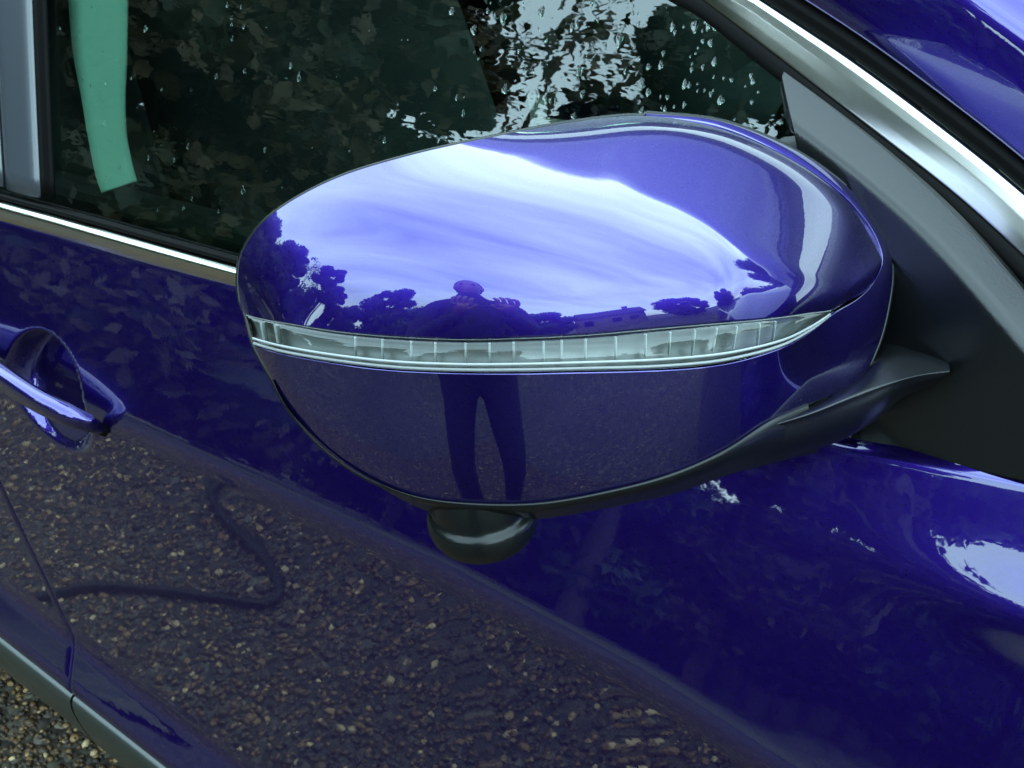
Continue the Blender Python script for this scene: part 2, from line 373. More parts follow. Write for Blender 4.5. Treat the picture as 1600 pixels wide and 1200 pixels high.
# sill cladding
def clad(name, x0, x1):
    xs = np.linspace(x0, x1, 60); prof = [(-.001, 0.010), (-.002, 0.001), (-0.006, -0.004), (-.02, -0.006), (-.05, -0.003), (-.08, 0.004), (-.10, 0.014), (-.112, 0.030), (-.118, 0.06), (-.122, 0.12)]
    rows = []
    for z, dy in smooth_pts(prof, 40):
        rows.append([(x, float(side_y(x, ZL(x))) + dy, float(ZL(x)) + z) for x in xs])
    return part(grid(name, rows, CLAD, None, out=(0, -1, 0)))
for a, b in ((-1.66, XS - 0.0015), (XS + 0.0015, 0.20)): clad('sill_cladding', a, b)

# dark structure behind the gaps
G = [[(x, side_y(x, z) + 0.028 + (0.02 if abs(x - HC[0]) < .12 and z > .78 else 0), z) for x in np.linspace(-1.7, 0.25, 60)] for z in np.linspace(0.36, 1.0, 30)]
part(grid('inner_body_frame', G, RUBBER, None, out=(0, -1, 0)))

# ------------------------------------------------------------------ door handle
hp = [hit(px, py, lambda P: P[1] - (float(side_y(P[0], P[2])) - off)) for px, py, off in
      ((-150, 500, 0.000), (-118, 520, 0.015), (-60, 545, 0.024), (0, 588, 0.026), (60, 626, 0.026), (110, 650, 0.021), (138, 661, 0.013), (157, 670, 0.003))]
hp = smooth_pts(hp, 40); tt = np.linspace(0, 1, 40)
hv = np.interp(tt, [0, .1, .35, .7, .92, 1], [0.008, 0.013, 0.015, 0.014, 0.009, 0.004]); hu = np.interp(tt, [0, .1, .9, 1], [0.006, 0.0085, 0.0075, 0.003])
HB = np.array([0, -0.25, 1.0])
hd = sweep('door_handle', hp, hu, hv, PAINT, None, up=(0, -0.25, 1), seg=24, power=0.8); hd.parent = door
cap_ = sweep('handle_end_cap', [hp[-1] + (hp[-1] - hp[-4]) * k for k in (-0.1, 0.3)], 0.003, 0.0045, RUBBER, None, seg=12); cap_.parent = door

# ------------------------------------------------------------------ window surfaces
TUM = math.tan(rad(25))
def win_y(x, z): return 0.012 + TUM * (z - 1.03) + 0.06 * (z - 1.03) ** 2 + 0.035 * max(0, (x + 0.3) / 1.6) ** 2 - 0.0
def FW(off): return lambda P: P[1] - (win_y(P[0], P[2]) - off)
def wpt(px, py, off=0.0): return hit(px, py, FW(off))

# roofline beyond the frame, in x,z on the window surface
def roof_z(x):   # top of the side windows
    return float(np.interp(x, [-2.3, -1.9, -1.2, -0.8, -0.5], [1.36, 1.45, 1.49, 1.405, 1.322]))
# upper chrome: image outline of its two edges, then over the roof
ci = [(960, -100), (1097, -2), (1225, 96), (1375, 212), (1500, 310), (1600, 401), (1720, 520)]
co = [(1040, -100), (1187, -2), (1337, 98), (1487, 210), (1600, 302), (1750, 435)]
def lift(pts, off): return [wpt(px, py, off) for px, py in pts]
CI = lift(ci, 0.004); CO = lift(co, 0.004)
def roof_pts(zoff, xs): return [np.array([x, win_y(x, roof_z(x) + zoff) - 0.004, roof_z(x) + zoff]) for x in xs]
rxs = [-2.28, -2.0, -1.6, -1.2, -0.85, -0.62]
CI = roof_pts(0.0, rxs) + CI; CO = roof_pts(0.022, rxs) + CO
CI = smooth_pts(CI, 220); CO = smooth_pts(CO, 220)
def strip_solid(name, A, B, bulge, m, parent=None, n=17, lip=0.010, hf=None):
    hf = hf or (lambda t: 1 - abs(2 * t - 1) ** 2.6)
    """rounded moulding between edge curves A and B, proud of the surface by bulge, turned in at both edges"""
    A, B = np.array(A), np.array(B); T = np.gradient(A, axis=0); W = B - A
    N = np.cross(T, W); N /= np.linalg.norm(N, axis=1)[:, None]
    s = np.sign((N @ np.array([0, -1.0, 0.3]))); N *= s[:, None]
    rows = [A - N * lip]
    for t in np.linspace(0, 1, n): rows.append(A + W * t + N * bulge * hf(t))
    rows.append(B - N * lip)
    o = grid(name, rows, m, None, out=(0, -1, .3)); return part(o, parent)
def lean(t): return float(np.interp(t, [0, .03, .3, .6, .82, .91, .96, 1], [0, .14, .5, .85, 1.0, .95, .68, 0]))
strip_solid('window_chrome_arch', CI, CO, 0.0019, CHROME, lip=0.006, n=40, hf=lean)
# black rubber between chrome and glass
RI = CI - (CO - CI) / np.linalg.norm(CO - CI, axis=1)[:, None] * 0.010
strip_solid('window_seal', RI, CI - (CI - RI) * 0.03, 0.0015, RUBBER, lip=0.008)

# belt chrome under the window
b_hi = [(-400, 205), (-200, 258), (0, 313), (100, 340), (200, 368), (300, 396), (380, 418), (600, 478), (900, 555), (1200, 628), (1330, 652)]
b_lo = [(-400, 228), (-200, 286), (0, 345), (100, 374), (200, 404), (300, 431), (380, 452), (600, 512), (900, 590), (1200, 660), (1330, 684)]
BH = [wpt(px, py, 0.002) for px, py in b_hi]; BL = [hit(px, py, lambda P: P[1] - (float(side_y(P[0], P[2])) - 0.001)) for px, py in b_lo]
BH = smooth_pts(BH, 160); BL = smooth_pts(BL, 160)
strip_solid('window_chrome_strip', BL, BH, 0.0062, CHROME, n=30, lip=0.004, hf=lambda t: float(np.interp(t, [0, .04, .3, .6, .70, .8, .92, 1], [0, .25, .62, .95, 1.0, .92, .62, .1])))
BS = BH + np.array([0, 0.003, 0.0045])
strip_solid('window_wiper_seal', BH + np.array([0, 0.001, 0.0002]), BS, 0.002, RUBBER, lip=0.006)

# side glass, front
def glass_panel(name, x0f, x1f, nx=120, nz=50, m=GLASS):
    rows = []
    for t in np.linspace(0, 1, nz):
        row = []
        for s in np.linspace(0, 1, nx):
            z = 1.02 + (roof_z(x0f + (x1f - x0f) * s) + 0.004 - 1.02) * t if callable(roof_z) else 0
            x = x0f + (x1f - x0f) * s
            row.append((x, win_y(x, z) + 0.007, z))
        rows.append(row)
    return part(grid(name, rows, m, None, out=(0, -1, 0)))
# the arch in x,z to bound the glass
AX = CI[:, 0]; AZ = CI[:, 2]; o_ = np.argsort(AX); AX, AZ = AX[o_], AZ[o_]
def arch_z(x): return float(np.interp(x, AX, AZ))
_rz = roof_z
def roof_z(x): return max(1.03, arch_z(x))
GX0, GX1 = -0.925, -0.13
gp = glass_panel('side_window', GX0, GX1)
glass_panel('rear_side_window', -1.90, -1.02, 60, 30)
# B pillar cover between the doors' glass
def pcol(name, pa, pb, off, m):
    """vertical strip from belt to arch between two x positions at belt and top"""
    rows = []
    for t in np.linspace(0, 1, 30):
        row = []
        for s in np.linspace(0, 1, 10):
            xb = pa[0] + (pb[0] - pa[0]) * s; xt = pa[1] + (pb[1] - pa[1]) * s
            x = xb + (xt - xb) * t; z = 1.028 + (arch_z(x) - 1.028) * t
            row.append((x, win_y(x, z) - off * (1 - abs(2 * s - 1) ** 6), z))
        rows.append(row)
    return part(grid(name, rows, m, None, out=(0, -1, 0), thick=0.004))
A0 = wpt(8, 310)[0]; A1 = wpt(62, 322)[0]; T0 = wpt(-8, 0)[0]; T1 = wpt(52, 0)[0]; zt_ = wpt(50, 0)[2]
def extx(b, t, z0=1.03):    # x at the arch by straight extension
    return b + (t - b) * (1.45 - z0) / (zt_ - z0)
B0, B1 = extx(A0, T0), extx(A1, T1)
PC = (A0, B0), (A1, B1)
pcol('pillar_cover', (A0, B0), (A1, B1), 0.0025, PILLAR)
pcol('pillar_cover', (A0 - 0.06, B0 - 0.06), (A0 - 0.004, B0 - 0.004), 0.0025, PILLAR)
pcol('pillar_gap_seal', (A0 - 0.008, B0 - 0.008), (A0 + 0.004, B0 + 0.004), -0.003, RUBBER)
# run channel seal along the glass
pcol('glass_run_seal', (A1 + 0.001, B1 + 0.001), (A1 + 0.012, B1 + 0.012), -0.002, RUBBER)

# ------------------------------------------------------------------ sail panel
sail_out = [(1225, 112), (1300, 166), (1400, 244), (1500, 335), (1600, 446), (1720, 600), (1800, 760)]
sail_in = [(1222, 118), (1250, 260), (1262, 400), (1272, 520), (1290, 640), (1318, 702), (1500, 733), (1620, 756), (1800, 795)]
SO = smooth_pts(sail_out, 90)
# bottom edge rides on the belt
SI = smooth_pts(sail_in, 90)
def sail_pt(px, py, off): return wpt(px, py, off)
rows = []
for t in np.linspace(0, 1, 44):
    row = []
    for k in range(90):
        p = SO[k] * (1 - t) + SI[k] * t
        # chamfer along the outer edge: the first eighth rises from the surface, then the plate is level
        wd = np.linalg.norm(SO[k] - SI[k]) * t
        e = 0.010 + 0.017 * float(np.interp(wd, [0, 56, 66, 76], [0, .93, .99, 1.0])) - min(0.027, 0.00011 * max(0, wd - 66))
        row.append(sail_pt(p[0], p[1], e))
    rows.append(row)
sail = part(grid('sail_panel', rows, BLACK, None, thick=0.010))

# ------------------------------------------------------------------ A pillar, roof, painted upper body
def off_curve(A, B, k, dn):
    W = (B - A); W /= np.linalg.norm(W, axis=1)[:, None]; T = np.gradient(A, axis=0); N = np.cross(T, W); N /= np.linalg.norm(N, axis=1)[:, None]
    N *= np.sign(N @ np.array([0, -1., .3]))[:, None]; return B + W * k + N * dn
DG = [off_curve(CI, CO, k, dn) for k, dn in ((0.0005, -0.006), (0.003, -0.007), (0.005, -0.003), (0.007, -0.003), (0.011, -0.005), (0.014, -0.010))]
part(grid('roof_drip_seal', DG, RUBBER, None, out=(0, -1, .3)))
rows = []
for k, dn in ((0.0115, -0.016), (0.0115, -0.004), (0.013, 0.000), (0.024, 0.004), (0.045, 0.009), (0.06, 0.011), (0.075, 0.007), (0.09, -0.004), (0.105, -0.020), (0.115, -0.038)):
    rows.append(off_curve(CI, CO, k, dn))
PR = interp_keys(np.array(rows), 40)
part(grid('a_pillar', PR, PAINT, None, out=(0, -1, .3)))
top = PR[-1]; HW = 1.78                                      # car width
# roof: bridge from this side's rail to the mirrored one
def mir(P): P = np.array(P, float).copy(); P[..., 1] = HW - P[..., 1]; return P
msk = top[:, 0] < -0.55
ta = top[msk]; rows = []
for t in np.linspace(0, 1, 24):
    r = ta * (1 - t) + mir(ta) * t; r[:, 2] += 0.06 * (1 - (2 * t - 1) ** 2) ; rows.append(r)
part(grid('roof', rows, PAINT, None, out=(0, 0, 1)))
wa = top[~msk]; wa = np.concatenate([ta[-1:], wa]); rows = []
for t in np.linspace(0, 1, 24):
    r = wa * (1 - t) + mir(wa) * t; r[:, 2] += 0.06 * (1 - (2 * t - 1) ** 2) * np.linspace(1, .3, len(r)); r[:, 0] += 0.10 * (1 - (2 * t - 1) ** 2); rows.append(r)
part(grid('windscreen', rows, glass('windscreen_glass', (0.6, 0.75, 0.68), 1.5), None, out=(1, 0, 1)))
# bonnet
bx = np.linspace(0.02, 1.25, 40); rows = []
for t in np.linspace(0, 1, 30):
    e = min(t, 1 - t)
    rows.append([(x, float(side_y(x, topz(x))) * (1 - t) + (HW - float(side_y(x, topz(x)))) * t, belt_z(x) + 0.09 * float(ss(0, .16, e)) + 0.05 * math.sin(math.pi * t) - 0.20 * max(0, (x - 0.1)) ** 2 * 0.5) for x in bx])
part(grid('bonnet', rows, PAINT, None, out=(0, 0, 1)))
# front, rear faces
def endface(name, x, zt, bulge):
    rows = []
    for t in np.linspace(0, 1, 24):
        row = []
        for s in np.linspace(0, 1, 24):
            z = 0.22 + (zt - 0.22) * s; y = float(side_y(x, z)); row.append((x + bulge * (1 - (2 * t - 1) ** 4) * (0.6 + .4 * math.sin(math.pi * s)), y * (1 - t) + (HW - y) * t, z))
        rows.append(row)
    return part(grid(name, rows, PAINT, None, out=(np.sign(bulge), 0, 0)))
endface('front_bumper', 1.25, belt_z(1.25) - 0.12, 0.16); endface('tailgate', -2.85, 1.03, -0.12)
# rear screen and far side
rows = []
ra = np.array([top[0], np.array([-2.85, -0.0, 1.03])])
for t in np.linspace(0, 1, 12):
    rows.append([(ra[0] * (1 - s) + ra[1] * s) * (1 - t) + mir(ra[0] * (1 - s) + ra[1] * s) * t for s in np.linspace(0, 1, 12)])
part(grid('rear_screen', rows, glass('rear_glass', (0.3, 0.4, 0.36), 1.5), None, out=(-1, 0, 1)))
xs = np.linspace(-2.85, 1.25, 120)
rows = [[(x, HW - float(side_y(x, z)), z) for x in xs] for z in np.linspace(0.3, 1.02, 40)]
kp = [[(min((rows[j][i][0] + 2.08) ** 2, (rows[j][i][0] - 0.62) ** 2) + (rows[j][i][2] - 0.34) ** 2) > 0.36 ** 2 for i in range(119)] for j in range(39)]
part(grid('far_side_doors', rows, PAINT, None, out=(0, 1, 0), keep=kp))
part(grid('far_a_pillar', mir(PR), PAINT, None, out=(0, 1, .3)))
xs = np.linspace(-2.3, -0.13, 60)
rows = [[(x, HW - win_y(x, 1.02 + (max(1.03, arch_z(x)) + .02 - 1.02) * t), 1.02 + (max(1.03, arch_z(x)) + .02 - 1.02) * t) for x in xs] for t in np.linspace(0, 1, 12)]
part(grid('far_side_window', rows, glass('far_glass', (0.45, 0.6, 0.55), 1.5), None, out=(0, 1, 0)))
# cabin floor and inside
bm = bmesh.new(); box_bm(bm, (-1.0, HW / 2, 0.30), (3.2, HW - 0.2, 0.04)); box_bm(bm, (-0.02, HW / 2, 0.62), (0.04, HW - 0.22, 0.62)); box_bm(bm, (-0.14, HW / 2, 0.93), (0.30, HW - 0.22, 0.06))
box_bm(bm, (-2.35, HW / 2, 0.65), (0.04, HW - 0.2, 0.6)); part(bm_obj('cabin_floor', bm, INNER, bevel=0.02))
bm = bmesh.new(); box_bm(bm, (-0.9, 0.10, 0.70), (1.7, 0.03, 0.58)); part(bm_obj('door_card', bm, INNER, bevel=0.01))
bm = bmesh.new(); box_bm(bm, (-0.9, HW - 0.10, 0.70), (1.7, 0.03, 0.58)); part(bm_obj('door_card', bm, INNER, bevel=0.01))
# upright inner pillar behind the glass
bm = bmesh.new(); vs = box_bm(bm, (-1.0, 0.16, 1.2), (0.12, 0.05, 0.55)); part(bm_obj('inner_pillar_trim', bm, INNER, bevel=0.01))
def seat(cx, cy):
    bm = bmesh.new(); box_bm(bm, (cx, cy, 0.62), (0.52, 0.50, 0.18)); s = part(bm_obj('seat', bm, SEAT, smooth=True, bevel=0.05))
    bm = bmesh.new(); v = box_bm(bm, (0, 0, 0.32), (0.16, 0.48, 0.64)); bmesh.ops.rotate(bm, verts=v, matrix=Matrix.Rotation(rad(-16), 3, 'Y')); bmesh.ops.translate(bm, verts=v, vec=(cx - 0.24, cy, 0.62))
    b = bm_obj('backrest', bm, SEAT, smooth=True, bevel=0.05); b.parent = s
    bm = bmesh.new(); v = box_bm(bm, (0, 0, 0), (0.10, 0.26, 0.18)); bmesh.ops.rotate(bm, verts=v, matrix=Matrix.Rotation(rad(-16), 3, 'Y')); bmesh.ops.translate(bm, verts=v, vec=(cx - 0.45, cy, 1.36))
    b = bm_obj('headrest', bm, SEAT, smooth=True, bevel=0.03); b.parent = s
seat(-0.72, 0.46); seat(-0.72, 1.32)
# steering wheel
ring = [(-0.40 + 0.07 * math.sin(a) , 0.46 + 0.185 * math.cos(a), 0.98 + 0.17 * math.sin(a)) for a in np.linspace(0, 2 * math.pi, 48)]
part(sweep('steering_wheel', ring, 0.014, 0.014, RUBBER, None, up=(0.9, 0.01, -0.4), seg=10, caps=False))
# pale strap hanging inside the glass
sp = [(150, -60, 96), (152, 0, 92), (155, 80, 84), (160, 150, 68), (166, 210, 60), (176, 262, 56), (185, 292, 54)]
L = []; Rr = []
for cx, cy, wdt in sp:
    L.append(hit(cx - wdt / 2 + 0.5, cy + (9 if cy > 250 else 0), FW(-0.030))); Rr.append(hit(cx + wdt / 2, cy - (9 if cy > 250 else 0), FW(-0.030)))
L = interp_keys(L, 40); Rr = interp_keys(Rr, 40)
part(grid('seat_belt_strap', [L * (1 - t) + Rr * t for t in np.linspace(0, 1, 5)], WEB, None, thick=0.0015))
# wheels
def wheel(x, y, s):
    V = []; prof = [(0.20, 0.10), (0.30, 0.11), (0.335, 0.085), (0.345, 0.0), (0.335, -0.085), (0.30, -0.11), (0.20, -0.10)]
    n = 48; rows = [[(x + r * math.cos(a), y + s * d, 0.345 + r * math.sin(a)) for a in np.linspace(0, 2 * math.pi, n, endpoint=False)] for r, d in prof]
    t = part(grid('tyre', rows, TYRE, None, out=(0, 0, 0.001), closed_u=True))
    bm = bmesh.new(); r = bmesh.ops.create_cone(bm, cap_ends=True, segments=40, radius1=0.19, radius2=0.19, depth=0.05, matrix=Matrix.Translation((x, y, 0.345)) @ Matrix.Rotation(rad(90), 4, 'X'))
    for k in range(5):
        a = k * math.tau / 5; v = box_bm(bm, (0.10, 0, 0), (0.20, 0.05, 0.05)); bmesh.ops.rotate(bm, verts=v, matrix=Matrix.Rotation(a, 3, 'Y')); bmesh.ops.translate(bm, verts=v, vec=(x, y - s * 0.07, 0.345))
    o = bm_obj('wheel_rim', bm, ALLOY, bevel=0.008); o.parent = t
for x in (0.62, -2.08):
    wheel(x, 0.12, 1); wheel(x, HW - 0.12, -1)
    bm = bmesh.new(); bmesh.ops.create_cone(bm, cap_ends=False, segments=40, radius1=0.37, radius2=0.37, depth=HW - 0.10, matrix=Matrix.Translation((x, HW / 2, 0.34)) @ Matrix.Rotation(rad(90), 4, 'X'))
    for f in [f for f in bm.faces if f.calc_center_median().z < 0.3]: bm.faces.remove(f)
    part(bm_obj('wheel_arch_liner', bm, RUBBER, smooth=True))

# ------------------------------------------------------------------ wing mirror
mir_e = bpy.data.objects.new('wing_mirror', None); COL.objects.link(mir_e); mir_e.parent = car; mir_e.matrix_parent_inverse = Matrix.Translation(-car.location)
def sub(o): o.parent = mir_e; return o
CX = ROT[:, 0]; CY = ROT[:, 1]; CZ = ROT[:, 2]
def nrm_from_phi(px, py, phi):
    """normal tilted by phi=(right, up) degrees from the line back to the camera"""
    q = -ray(px, py); q /= np.linalg.norm(q); r = CX - q * (CX @ q); r /= np.linalg.norm(r); u = np.cross(q, r)
    a = math.hypot(*phi); 
    if a < 1e-6: return q
    dirv = (r * phi[0] + u * phi[1]) / a; a = rad(min(a, 84)); return q * math.cos(a) + dirv * math.sin(a)
def step(X, n, px, py):
    q = ray(px, py); s = ((X - CAMP) @ n) / (q @ n); return CAMP + q * s
# strip edges (image outline), left to right
NS = 150
stA = interp_keys([(383, 491), (410, 498), (450, 505), (530, 518), (620, 526), (720, 530), (820, 528), (920, 523), (1020, 514), (1120, 505), (1180, 500), (1230, 494), (1265, 489), (1290, 486), (1302, 484)], NS)
cpT = interp_keys([(376, 478), (372, 432), (382, 388), (425, 335), (520, 281), (640, 243), (780, 212), (900, 190), (1010, 181), (1120, 198), (1220, 240), (1300, 292), (1352, 345), (1378, 400), (1358, 452)], NS)
def phix(px): return float(np.interp(px, [380, 450, 560, 700, 820, 900, 1050, 1130, 1190, 1250, 1302], [-62, -46, -27, -12, 0, 9, 25, 37, 49, 60, 68]))
PHB = -16.0
# spine along the strip's upper edge
k0 = int(np.argmin(abs(stA[:, 0] - 880))); SP = [None] * NS; SP[k0] = at(*stA[k0], 0.475)
for k in range(k0 + 1, NS): SP[k] = step(SP[k - 1], nrm_from_phi(*stA[k - 1], (phix(stA[k - 1][0]), PHB)), *stA[k])
for k in range(k0 - 1, -1, -1): SP[k] = step(SP[k + 1], nrm_from_phi(*stA[k + 1], (phix(stA[k + 1][0]), PHB)), *stA[k])
def outnorm(C2):
    T = np.gradient(C2, axis=0); N = np.stack([T[:, 1], -T[:, 0]], 1); N /= np.linalg.norm(N, axis=1)[:, None]
    K = np.ones(9) / 9; N = np.stack([np.convolve(np.pad(N[:, i], 4, 'edge'), K, 'valid') for i in range(2)], 1); return N / np.linalg.norm(N, axis=1)[:, None]
def _sm(a):
    K = np.hanning(33); K /= K.sum(); return np.convolve(np.pad(a, 16, 'reflect', reflect_type='odd'), K, 'valid')
_TB = _sm(np.interp(stA[:, 0], [600, 760, 880, 970, 1060, 1130, 1190, 1302], [.98, .87, .755, .66, .55, .46, .37, .32]))
_VV = _sm(np.interp(stA[:, 0], [800, 950, 1060, 1180, 1260], [.945, .93, .905, .85, .81]))
def GF(t, k):
    px = stA[k][0]; tb = float(_TB[k]); v_ = float(_VV[k])
    if t < tb: return v_ * (t / tb) ** 1.3
    if t < .86: return v_ + .015 * (t - tb) / (.86 - tb) if tb < .85 else v_ + .015
    return v_ + .015 + (1.10 - v_) * ((t - .86) / .14) ** 1.6 * float(ss(700, 950, px))
NT = outnorm(cpT)                                 # image-space outward, y down
if NT[NS // 2][1] > 0: NT = -NT
NTs = 90; cap_G = np.zeros((NTs, NS, 3)); TH = 72.0
for k in range(NS):
    X = np.array(SP[k]); cap_G[0, k] = X
    fb = np.array([phix(stA[k][0]), float(np.interp(stA[k][0], [380, 560, 700], [-2, -10, PHB]))]); ft = np.array([NT[k][0], -NT[k][1]]) * float(np.interp(cpT[k][0] if k < NS * .6 else 2000, [380, 560, 700, 800, 900], [56, 53, 59, 68, TH]))
    for j in range(1, NTs):
        t0 = (j - 0.5) / (NTs - 1); t = j / (NTs - 1); g_ = float(GF(t0, k))
        p0 = stA[k] * (1 - (j - 1) / (NTs - 1)) + cpT[k] * ((j - 1) / (NTs - 1)); p = stA[k] * (1 - t) + cpT[k] * t
        X = step(X, nrm_from_phi(*((p0 + p) / 2), fb * (1 - g_) + ft * g_), *p); cap_G[j, k] = X
def smooth_rows(G, w=9, it=2):
    """level out unevenness between neighbouring columns, moving points along their sight lines only"""
    D = np.array([[np.linalg.norm(p - CAMP) for p in r] for r in G]); Q = (G - CAMP) / D[..., None]
    for _ in range(it):
        P = np.pad(D, ((0, 0), (w, w)), 'reflect', reflect_type='odd'); K = np.hanning(2 * w + 3)[1:-1]; K /= K.sum()
        D = np.array([np.convolve(r, K, 'valid') for r in P])
    return CAMP + Q * D[..., None]
cap_G = smooth_rows(cap_G)
# lower edge turned in under the strip
lip = cap_G[0] + np.array([(-CZ) * 0.006] * NS); 
sub(grid('mirror_upper_cap', np.concatenate([[lip], cap_G]), PAINT, None))

# indicator strip
stB = interp_keys([(396, 539), (418, 546), (455, 555), (530, 567), (620, 577), (720, 581), (820, 581), (920, 579), (1020, 577), (1110, 570), (1175, 557), (1225, 541), (1262, 520), (1288, 500), (1303, 487)], NS)
rowsL = []; nl = 14
L0 = [step(cap_G[0, k], nrm_from_phi(*stA[k], (phix(stA[k][0]), -6)), *stB[k]) for k in range(NS)]
L0 = np.array(L0)
for t in np.linspace(0, 1, nl):
    row = []
    for k in range(NS):
        p = stA[k] * (1 - t) + stB[k] * t; X = cap_G[0, k] * (1 - t) + L0[k] * t
        s = (X - CAMP) @ (-CZ); taper = min(1, (NS - 1 - k) / 12, 1)
        row.append(at(p[0], p[1], s - 0.0035 * (1 - abs(2 * t - 1) ** 4) * taper + 0.0015))
    rowsL.append(row)
rowsL = np.array(rowsL)
# the lens follows the sight lines closely; its light guide sits 6 mm deeper
sub(grid('indicator_lens', rowsL, LENS, None))
rowsR = []
for t in np.linspace(0, 1, 10):
    row = []
    for k in range(NS):
        X = cap_G[0, k] * (1 - t) + L0[k] * t; row.append(X + (-CZ) * (0.0045 + 0.003 * math.sin(math.pi * t)))
    rowsR.append(row)
rowsR = np.array(rowsR)
sub(grid('indicator_reflector', rowsR, LENSREF, None))
# ledge lines: a clear rim along the bottom of the lens and one along the top
for nm, tt_, rr_ in (('lens_rim', 0.82, 0.0006), ('lens_rim', 0.985, 0.0007), ('lens_rim', 0.03, 0.0006)):
    pth = [rowsL[int(tt_ * (nl - 1)), k] * 1.0 for k in range(2, NS - 6)]
    sub(sweep(nm, pth, rr_, rr_, TICK, None, up=CY, seg=8))
# ribs of the light guide
for i, px in enumerate([408, 432, 556, 600, 640, 684, 725, 765, 806, 845, 882, 920, 958, 1010, 1048, 1086, 1120, 1152, 1186, 1214]):
    k = int(np.argmin(abs(stA[:, 0] - px))); a = rowsR[1, k] + CZ * .0045; b = rowsR[6 + (i % 3 == 0), k] + CZ * .0045
    wd = 0.00055 if px > 500 else 0.0012
    sub(sweep('light_guide_rib', [a + (b - a) * t for t in (0, .25, .5, .75, 1)], wd, 0.0016, RIB, None, up=CZ, seg=8))

# lower shell: from strip and seam out to the silhouette
NL = 210
inn = interp_keys([(396, 540), (440, 553), (520, 567), (600, 577), (700, 582), (800, 583), (900, 581), (1000, 579), (1080, 575), (1150, 565), (1220, 544), (1262, 521), (1303, 489), (1340, 467), (1366, 440), (1379, 400), (1354, 345), (1301, 291), (1220, 239), (1120, 197), (1010, 180)], NL)
ou = interp_keys([(425, 592), (452, 640), (505, 700), (575, 748), (655, 778), (750, 788), (850, 786), (960, 766), (1050, 741), (1130, 706), (1200, 662), (1270, 628), (1338, 600), (1370, 545), (1388, 480), (1394, 410), (1370, 345), (1317, 286), (1232, 230), (1125, 189), (1010, 177)], NL)
NO = outnorm(ou); 
mid = int(NL * 0.3)
if NO[mid][1] < 0: NO = -NO
# depth of the start edge: taken from the strip's lower edge, then from the cap's rim
def near_depth(p):
    d1 = np.hypot(stB[:, 0] - p[0], stB[:, 1] - p[1]); k1 = int(np.argmin(d1)); d2 = np.hypot(cpT[:, 0] - p[0], cpT[:, 1] - p[1]); k2 = int(np.argmin(d2))
    a = (L0[k1] - CAMP) @ (-CZ); b = (cap_G[-1, k2] - CAMP) @ (-CZ)
    if p[0] < 1262 and p[1] > 300 and p[1] > 500: return a
    w_ = d1[k1] / (d1[k1] + d2[k2] + 1e-6); return a * (1 - w_) + b * w_
D0 = np.array([near_depth(p) for p in inn]); K = np.hanning(17); K /= K.sum(); D0 = np.convolve(np.pad(D0, 8, 'reflect', reflect_type='odd'), K, 'valid')
NJ = 60; low_G = np.zeros((NJ, NL, 3))
u_ = np.linspace(0, 20, NL)
PH1 = np.interp(u_, [0, 2, 4, 9, 11, 12, 13, 15, 20], [62, 52, 44, 44, 52, 58, 66, 70, 70])
PH0 = np.interp(u_, [0, 6, 9, 11, 12, 14, 20], [-8, -8, -8, -4, 0, 0, 0])
PHXb = [phix(p[0]) if u < 12 else float(np.interp(u, [12, 13, 14, 15, 17, 20], [56, 50, 45, 40, 30, 0])) for p, u in zip(inn, u_)]
PHYb = np.interp(u_, [0, 10, 11, 12, 14, 15, 16, 17, 20], [-27, -25, -15, -5, 5, 15, 30, 45, 60])
for k in range(NL):
    X = at(*inn[k], D0[k] + 0.0006); low_G[0, k] = X
    fb = np.array([PHXb[k], PHYb[k]]); ft = np.array([NO[k][0], -NO[k][1]]) * PH1[k]
    for j in range(1, NJ):
        t0 = (j - .5) / (NJ - 1); t = j / (NJ - 1); g_ = t0 ** 1.3
        p = inn[k] * (1 - t) + ou[k] * t
        X = step(X, nrm_from_phi(*p, fb * (1 - g_) + ft * g_), *p); low_G[j, k] = X
low_G = smooth_rows(low_G, 11, 2)
lip = low_G[0] + np.array([(-CZ) * 0.006] * NL)
sub(grid('mirror_lower_cap', np.concatenate([[lip], low_G]), PAINT, None))

# black housing round the back: outline of both caps, swept backwards to the rim of the glass
top_left = [i for i in range(NS) if cpT[i][0] < 1010 and i > 2]
loopP = [cap_G[-1, i] for i in top_left] + [low_G[-1, k] for k in range(NL - 1, -1, -1)] + [L0[0], cap_G[0, 0]]
loop2 = [cpT[i] for i in top_left] + [ou[k] for k in range(NL - 1, -1, -1)] + [stB[0], stA[0]]
LP = smooth_pts(np.array(loopP), 200, closed=True)
dd = np.array([(p - CAMP) @ (-CZ) for p in LP]); K = np.hanning(13); K /= K.sum(); dd = np.convolve(np.r_[dd[-6:], dd, dd[:6]], K, 'valid')
pix = np.array([[((p - CAMP) @ CX) / ((p - CAMP) @ (-CZ)) * FPX + 800, 600 - ((p - CAMP) @ CY) / ((p - CAMP) @ (-CZ)) * FPX] for p in LP]); cen = np.array([880, 470])
def ringat(px_out, push, sc=1.0):
    T = np.roll(pix, -1, 0) - np.roll(pix, 1, 0); N = np.stack([T[:, 1], -T[:, 0]], 1); N /= np.linalg.norm(N, axis=1)[:, None]
    s = np.sign(((pix - cen) * N).sum(1).mean()); q = cen + (pix + N * s * px_out - cen) * sc
    return [at(q[i][0], q[i][1], dd[i] + push) for i in range(len(q))]
rows = [ringat(-6, 0.003), ringat(1.5, 0.0016), ringat(3.4, 0.003), ringat(4, 0.006), ringat(2, 0.016), ringat(-30, 0.034), ringat(-60, 0.042), ringat(-66, 0.036), ringat(-70, 0.030)]
sub(grid('mirror_housing', rows, GLOSS, None, out=(0, -1, 0), closed_u=True))
ctr = np.mean(ringat(-70, 0.031), axis=0); rg = ringat(-70, 0.031)
